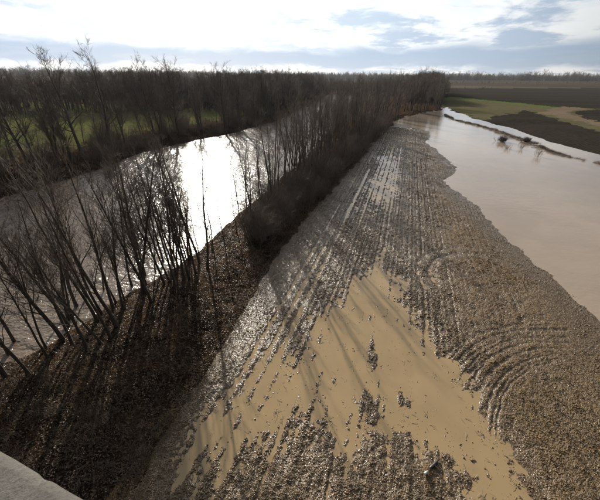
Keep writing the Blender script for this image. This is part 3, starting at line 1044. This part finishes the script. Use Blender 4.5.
# tree line along the horizon
n_ = 7500
az = nrng.uniform(R(-62), R(62), n_)
rr = 1250 + 500 * nrng.random(n_) ** 1.5 + 260 * np.array([float(vnoise(np.array([a * 9]), np.array([0.5]), 7)[0]) for a in az])
wood('horizon_woods', rr * np.sin(az), rr * np.cos(az), 1.0, 1.6, 'dark line of distant woods along the horizon', 5.0)
# hedges and copses between the far fields
hx, hy = [], []
for (x0, y0, x1, y1, m_) in ((120, 470, 260, 480, 26), (250, 735, 900, 760, 120), (600, 960, 1100, 930, 60), (150, 880, 420, 900, 40), (95, 330, 125, 345, 14), (120, 420, 150, 425, 10)):
    q = nrng.random(m_)
    hx.append(x0 + (x1 - x0) * q + nrng.normal(0, 3, m_))
    hy.append(y0 + (y1 - y0) * q + nrng.normal(0, 5, m_))
wood('field_hedges', np.concatenate(hx), np.concatenate(hy), 0.2, 0.5, 'thin broken hedges between the far fields')

drowned = [Kind('drowned_bush', make_bush(600 + i, 1.7, 2.3, 75, 14, tw=0.013), bark, bark, 'stems', 'twigs') for i in range(2)]
# ------------------------------------------------------------------ the flood's edge: drowned bushes and trash line
for i, (x, y, sc, lab) in enumerate([(51.9, 83.6, 0.8, 'dark round drowned bush at the trash line, standing farther from the path'),
                                     (58.2, 83.6, 0.75, 'dark drowned bush on the trash line opposite the bend of the dirt track'),
                                     (47.6, 74.3, 0.5, 'thin pale drowned bush standing in open flood water behind the two dark ones'),
                                     (50.9, 74.0, 0.40, 'small drowned bush in open flood water, nearer of the loose pair'),
                                     (49.5, 66.2, 0.42, 'lone reddish drowned bush nearest the muddy field side of the flood')]):
    (drowned[i] if i < 2 else bushes[(i * 3 + 3) % 4]).place(x, y, rnd.uniform(0, 6.28), sc, lab, 'bush', 'drowned bushes in the flood water', sink=-0.1)

# ------------------------------------------------------------------ yellowish leafy shrub in the thicket
leafm, n, p = principled('olive leaves')
tco = n.node('ShaderNodeTexCoord').outputs['Object']
n.set(p.inputs['Base Color'], n.mix(n.ramp(n.noise(tco, 3.0, 3, 0.6), (0.35, 0.65, 0, 1)), (0.12, 0.12, 0.03), (0.07, 0.08, 0.02)))
p.inputs['Roughness'].default_value = 0.6


def leafy_shrub(x, y, label):
    st, cr = make_bush(77, 2.6, 2.0, 20, 8)
    o = bpy.data.objects.new('leafy_shrub', None)
    C.objects.link(o)
    o.location = (x, y, ground_z(x, y))
    tag(o, label, 'shrub')
    add_obj('stems', st[0].mesh('leafy_stems', bark), o)
    P_ = np.concatenate(cr.V)
    rg = np.random.default_rng(3)
    P_ = P_[rg.integers(0, len(P_), 2600)] + rg.normal(0, 0.05, (2600, 3))
    u = rg.normal(0, 1, P_.shape)
    u /= np.linalg.norm(u, axis=1, keepdims=True)
    v = np.cross(u, rg.normal(0, 1, P_.shape))
    v /= np.linalg.norm(v, axis=1, keepdims=True)
    V = np.stack([P_ - u * .06, P_ + v * .025, P_ + u * .06, P_ - v * .025], 1).reshape(-1, 3)
    add_obj('foliage', mesh_np('leafy_foliage', V, F4=np.arange(len(V)).reshape(-1, 4), mat=leafm, smooth=False), o)


leafy_shrub(-0.9, 40.5, 'yellowish green leafy shrub among the bare brush of the thicket')

# ------------------------------------------------------------------ clods on the muddy field
ico_v, ico_f = None, None


def ico():
    g_ = (1 + 5 ** 0.5) / 2
    v = [(-1, g_, 0), (1, g_, 0), (-1, -g_, 0), (1, -g_, 0), (0, -1, g_), (0, 1, g_), (0, -1, -g_), (0, 1, -g_), (g_, 0, -1), (g_, 0, 1), (-g_, 0, -1), (-g_, 0, 1)]
    f_ = [(0, 11, 5), (0, 5, 1), (0, 1, 7), (0, 7, 10), (0, 10, 11), (1, 5, 9), (5, 11, 4), (11, 10, 2), (10, 7, 6), (7, 1, 8), (3, 9, 4), (3, 4, 2), (3, 2, 6), (3, 6, 8), (3, 8, 9),
          (4, 9, 5), (2, 4, 11), (6, 2, 10), (8, 6, 7), (9, 8, 1)]
    return np.array(v, float) / math.hypot(1, g_), f_


def clod_mesh(seed):
    rg = np.random.default_rng(seed)
    v, f_ = ico()
    v = [tuple(q) for q in v]
    cache, f2 = {}, []

    def mid(a_, b_):
        k_ = (min(a_, b_), max(a_, b_))
        if k_ not in cache:
            m_ = (np.array(v[a_]) + np.array(v[b_])) / 2
            v.append(tuple(m_ / np.linalg.norm(m_)))
            cache[k_] = len(v) - 1
        return cache[k_]
    for a_, b_, c_ in f_:
        x_, y_, z_ = mid(a_, b_), mid(b_, c_), mid(c_, a_)
        f2 += [(a_, x_, z_), (b_, y_, x_), (c_, z_, y_), (x_, y_, z_)]
    v = np.array(v)
    v *= rg.uniform(0.68, 1.2, (len(v), 1))
    v *= np.array([rg.uniform(0.8, 1.2), rg.uniform(0.8, 1.2), rg.uniform(0.45, 0.7)])
    return mesh_np('clod', v, F3=f2, mat=clod_m, smooth=False)


clods = [clod_mesh(s_) for s_ in range(6)]


def scatter_clods():
    rg = np.random.default_rng(8)
    n_ = 1100000
    # thinner with distance
    t = 3.0 + 110 * rg.random(n_) ** 2.2
    s = rg.uniform(-10, 20, n_)
    x, y = to_xy(s, t)
    be, pe = belt_edge(t), pond_edge(t)
    keep = (s > be - 0.6) & (s < pe + 1.2) & (np.abs(np.arctan2(x, y)) < R(72)) & (y > 3.5)
    x, y, s, t = x[keep], y[keep], s[keep], t[keep]
    z = height(x, y)
    arc, mask = tracks(s, t)
    q = vnoise(x * 0.8, y * 0.8, 44) + 0.5
    cl = vnoise(x * 2.6, y * 2.6, 45) + 0.5
    rows = 0.5 + 0.5 * np.cos(2 * math.pi * s / 0.38)
    prob = 0.25 + 0.75 * sstep(z + 0.02 * (cl - 0.5), -0.015, 0.035)
    prob = prob * (0.35 + 0.65 * rows * (1 - mask) + 0.3 * mask) * (0.45 + 0.9 * cl)
    prob = prob * (1 - 0.5 * sstep(-s, 3.5, 6) * sstep(t, 8, 12))
    prob = np.where(z < -0.035 + 0.03 * (q - 0.5), 0.0, prob) * (1 - 0.9 * arc)
    prob = np.where(z < 0.0, prob * 0.22, prob)
    pe = pond_edge(t)
    prob = np.where((s > pe - 1.5) & (z < -0.01), 0.0, prob)
    prob = np.maximum(prob, np.where((s < pe - 2) & (z < 0), np.exp(np.minimum(z, 0) / 0.022) * 0.5 * sstep(cl, 0.35, 0.75) * sstep(q, 0.3, 0.65) + 0.012 * sstep(cl, 0.5, 0.8), 0.0))
    keep = rg.random(len(x)) < prob
    x, y, z, s, t = x[keep], y[keep], z[keep], s[keep], t[keep]
    m_ = len(x)
    sz = rg.lognormal(math.log(0.0155), 0.5, m_) * (1 + 0.018 * t)
    sz = np.clip(sz, 0.007, 0.045 * (1 + 0.018 * t)) * (1 - 0.25 * sstep(-s, 4, 7)) * (1 - 0.3 * sstep(s, 4, 7))
    sz = sz * (0.65 + 0.9 * np.clip(vnoise(x * 0.55, y * 0.55, 46) + 0.5, 0, 1) * np.clip(vnoise(x * 1.7, y * 1.7, 47) + 0.7, 0, 1))
    print('clods', m_)
    rot = np.stack([rg.uniform(-.5, .5, m_), rg.uniform(-.5, .5, m_), rg.uniform(0, 6.28, m_)], -1)
    stuff_instances('soil_clods', np.stack([x, y, np.where((z < 0) & (s < pond_edge(t) - 2), np.maximum(z, -0.35 * sz), z) + sz * 0.05], -1), rot, np.stack([sz] * 3, -1), rg.integers(0, 6, m_), clods, 'clods of wet soil and crop trash over the muddy field')


scatter_clods()

stalk_m, n, p = principled('bleached stalks')
oi = n.node('ShaderNodeObjectInfo').outputs['Random']
n.set(p.inputs['Base Color'], n.mix(oi, (0.13, 0.095, 0.06), (0.40, 0.33, 0.23)))
p.inputs['Roughness'].default_value = 0.6


def scatter_stalks():
    rg = np.random.default_rng(18)
    n_ = 26000
    t = 3.0 + 50 * rg.random(n_) ** 1.8
    s = rg.uniform(-9, 17, n_)
    x, y = to_xy(s, t)
    z = height(x, y)
    clump = vnoise(x * 0.9, y * 0.9, 49) + 0.5
    keep = (s > belt_edge(t)) & (s < pond_edge(t) - 0.3) & (rg.random(n_) < np.clip(clump * 1.6 - 0.35, 0.05, 1)) & ((z > -0.01) | (rg.random(n_) < 0.05)) & (z > -0.07)
    x, y, z = x[keep], y[keep], np.maximum(z[keep], 0.0)
    m_ = len(x)
    kinds = []
    for k_ in range(4):
        tb_ = TB()
        P_ = bough(rg, (-0.1, 0, 0.012), (1, 0, 0.05), 0.2 + 0.04 * k_, 4, 0.12, 0.0)
        tb_.tube(P_, [0.005, 0.007, 0.006, 0.006, 0.003], 4)
        kinds.append(tb_.mesh('stalk', stalk_m))
    sc = rg.uniform(0.5, 1.3, m_)
    rot = np.stack([rg.uniform(-.3, .3, m_), rg.uniform(-.25, .25, m_), rg.uniform(0, 6.28, m_)], -1)
    stuff_instances('crop_stalks', np.stack([x, y, z + 0.012], -1), rot, np.stack([sc] * 3, -1), rg.integers(0, 4, m_), kinds, 'short broken crop stalks strewn over the muddy field')


scatter_stalks()

# ------------------------------------------------------------------ dead growth on the bank under the trees
straw, n, p = principled('dead stalks')
oi = n.node('ShaderNodeObjectInfo').outputs['Random']
n.set(p.inputs['Base Color'], n.mix(oi, (0.10, 0.068, 0.042), (0.20, 0.15, 0.10)))
p.inputs['Roughness'].default_value = 0.7
leafd, n, p = principled('fallen leaves')
oi = n.node('ShaderNodeObjectInfo').outputs['Random']
n.set(p.inputs['Base Color'], n.mix(n.math('POWER', oi, 2.5), (0.03, 0.019, 0.012), (0.21, 0.13, 0.072)))
p.inputs['Roughness'].default_value = 0.5


def tuft_mesh(seed, nst=14, h=0.5):
    rg = np.random.default_rng(seed)
    tb = TB()
    for _ in range(nst):
        a_ = rg.uniform(0, 6.28)
        ln = rg.uniform(0.2, 1.6)
        P_ = bough(rg, (rg.normal(0, .07), rg.normal(0, .07), -0.03), np.array([math.cos(a_) * ln, math.sin(a_) * ln, 1.0]) / math.hypot(1, ln), h * rg.uniform(0.5, 1.1), 3, 0.25, -0.08)
        tb.tube(P_, np.linspace(0.006, 0.003, 4), 3)
    return tb.mesh('tuft', straw)


def leaf_mesh(seed):
    rg = np.random.default_rng(seed)
    V, F = [], []
    for k_ in range(5):
        c_ = np.array([rg.normal(0, .12), rg.normal(0, .12), rg.uniform(0, .02)])
        a_ = rg.uniform(0, 6.28)
        u = np.array([math.cos(a_), math.sin(a_), rg.normal(0, .3)]) * 0.026
        v = np.array([-math.sin(a_), math.cos(a_), rg.normal(0, .3)]) * 0.015
        b_ = len(V)
        V += [c_ - u, c_ + v + (0, 0, .006), c_ + u, c_ - v + (0, 0, .006)]
        F.append((b_, b_ + 1, b_ + 2, b_ + 3))
    return mesh_np('leaves', V, F4=F, mat=leafd, smooth=False)


def scatter_bank():
    rg = np.random.default_rng(9)
    n_ = 60000
    t = 2.0 + 75 * rg.random(n_) ** 1.8
    s = rg.uniform(-26, -6, n_)
    nb, be = near_bank(t), belt_edge(t)
    x, y = to_xy(s, t)
    keep = (s > nb + 0.1) & (s < be + 0.25 * rg.normal(0, 1, n_)) & (y > 2.5)
    x, y, s, t = x[keep], y[keep], s[keep], t[keep]
    z = height(x, y)
    q = vnoise(x * 0.5, y * 0.5, 14) + 0.5
    kt = (rg.random(len(x)) < 0.25 + 0.75 * q) & (z > 0.0)
    half = rg.random(len(x)) < 0.5
    kt &= (rg.random(len(x)) < 0.22 + 0.6 * sstep(vnoise(x * 0.25, y * 0.25, 15), 0.05, 0.3))
    for nm, sel, protos, smin, smax, lab in (('undergrowth', kt & half, [tuft_mesh(i) for i in range(5)], 0.4, 1.2, 'dead stalks and brown undergrowth on the wooded bank'),
                                             ('leaf_litter', (z > 0) & ~half, [leaf_mesh(i) for i in range(5)], 0.8, 1.5, 'fallen brown leaves on the wooded bank')):
        m_ = int(sel.sum())
        print(nm, m_)
        sc = rg.uniform(smin, smax, m_)
        rot = np.stack([rg.uniform(-.25, .25, m_), rg.uniform(-.25, .25, m_), rg.uniform(0, 6.28, m_)], -1)
        stuff_instances(nm, np.stack([x[sel], y[sel], z[sel] + 0.01], -1), rot, np.stack([sc] * 3, -1), rg.integers(0, 5, m_), protos, lab)
    # trash caught along the far edge of the flood and over the far bank
    t = rg.uniform(55, 165, 3600)
    s = debris_l(t) + rg.normal(0, 1.1, 3600) * (0.6 + vnoise(t * .2, t * 0, 4))
    x, y = to_xy(s, t)
    z = height(x, y)
    sel = z > -0.03
    m_ = int(sel.sum())
    sc = rg.uniform(0.5, 1.1, m_)
    rot = np.stack([rg.uniform(-.5, .5, m_), rg.uniform(-.5, .5, m_), rg.uniform(0, 6.28, m_)], -1)
    stuff_instances('flood_debris', np.stack([x[sel], y[sel], z[sel]], -1), rot, np.stack([sc] * 3, -1), rg.integers(0, 5, m_), [tuft_mesh(20 + i, 18, 0.5) for i in range(5)],
                    'line of washed-up stalks along the far edge of the flood')


scatter_bank()

# ------------------------------------------------------------------ small things lying in the mud
white, n, p = principled('white plastic')
tco = n.node('ShaderNodeTexCoord').outputs['Object']
n.set(p.inputs['Base Color'], n.mix(n.ramp(n.noise(tco, 12.0, 3, 0.6), (0.5, 0.7, 0, 1)), (0.8, 0.8, 0.78), (0.5, 0.46, 0.4)))
p.inputs['Roughness'].default_value = 0.35


def lathe(prof, sides, mat, name):
    V, F = [], []
    for (r_, z_) in prof:
        for k_ in range(sides):
            a_ = k_ * 2 * math.pi / sides
            V.append((r_ * math.cos(a_), r_ * math.sin(a_), z_))
    for i in range(len(prof) - 1):
        for k_ in range(sides):
            F.append((i * sides + k_, i * sides + (k_ + 1) % sides, (i + 1) * sides + (k_ + 1) % sides, (i + 1) * sides + k_))
    return mesh_np(name, V, F4=F, mat=mat)


jug = bpy.data.objects.new('plastic_jug', None)
C.objects.link(jug)
jx, jy = 5.12, 6.5
jug.scale = (0.75, 0.75, 0.75)
jug.location = (jx, jy, max(ground_z(jx, jy), 0) + 0.07)
jug.rotation_euler = (R(82), 0, R(125))
tag(jug, 'small white plastic jug washed up at the near end of the puddle', 'jug')
add_obj('body', lathe([(0.001, -0.11), (0.06, -0.11), (0.07, -0.10), (0.07, 0.03), (0.055, 0.075), (0.024, 0.10), (0.022, 0.125)], 16, white, 'jug_body'), jug)
add_obj('cap', lathe([(0.026, 0.127), (0.026, 0.145), (0.001, 0.146)], 14, white, 'jug_cap'), jug)
drift, n, p = principled('soaked wood')
tco = n.node('ShaderNodeTexCoord').outputs['Object']
n.set(p.inputs['Base Color'], n.mix(n.noise(tco, 9.0, 4, 0.6), (0.015, 0.012, 0.010), (0.05, 0.04, 0.032)))
p.inputs['Roughness'].default_value = 0.4
tb = TB()
rg = np.random.default_rng(2)
tb.tube(bough(rg, (-0.28, -0.1, 0.02), (0.9, 0.42, 0.0), 0.62, 6, 0.05, -0.01), [0.05, 0.075, 0.08, 0.07, 0.075, 0.05, 0.02], 8)
tb.tube(bough(rg, (0.0, 0.0, 0.05), (0.5, -0.8, 0.1), 0.25, 4, 0.1, -0.05), [0.035, 0.03, 0.025, 0.02, 0.012], 6)
lx, ly = 5.62, 6.8
o = add_obj('driftwood', tb.mesh('driftwood', drift), loc=(lx, ly, max(ground_z(lx, ly), 0) + 0.02))
tag(o, 'short black soaked piece of driftwood lying beside the white jug', 'driftwood')

# ------------------------------------------------------------------ the damp air
hz = bpy.data.materials.new('damp air')
hz.use_nodes = True
n = NT(hz.node_tree)
pv = n.node('ShaderNodeVolumePrincipled', {'Color': (0.90, 0.94, 1.0), 'Density': HAZE, 'Anisotropy': 0.35})
mo = n.node('ShaderNodeOutputMaterial')
n.l.new(pv.outputs[0], mo.inputs['Volume'])
hx0, hx1, hy0, hy1, hz0, hz1 = -2600, 2600, -800, 2600, -4.0, 60.0
V = [(x_, y_, z_) for z_ in (hz0, hz1) for x_, y_ in ((hx0, hy0), (hx1, hy0), (hx1, hy1), (hx0, hy1))]
F = [(3, 2, 1, 0), (4, 5, 6, 7), (0, 1, 5, 4), (1, 2, 6, 5), (2, 3, 7, 6), (3, 0, 4, 7)]
tag(add_obj('haze', mesh_np('haze', V, F4=F, mat=hz, smooth=False)), kind='stuff')
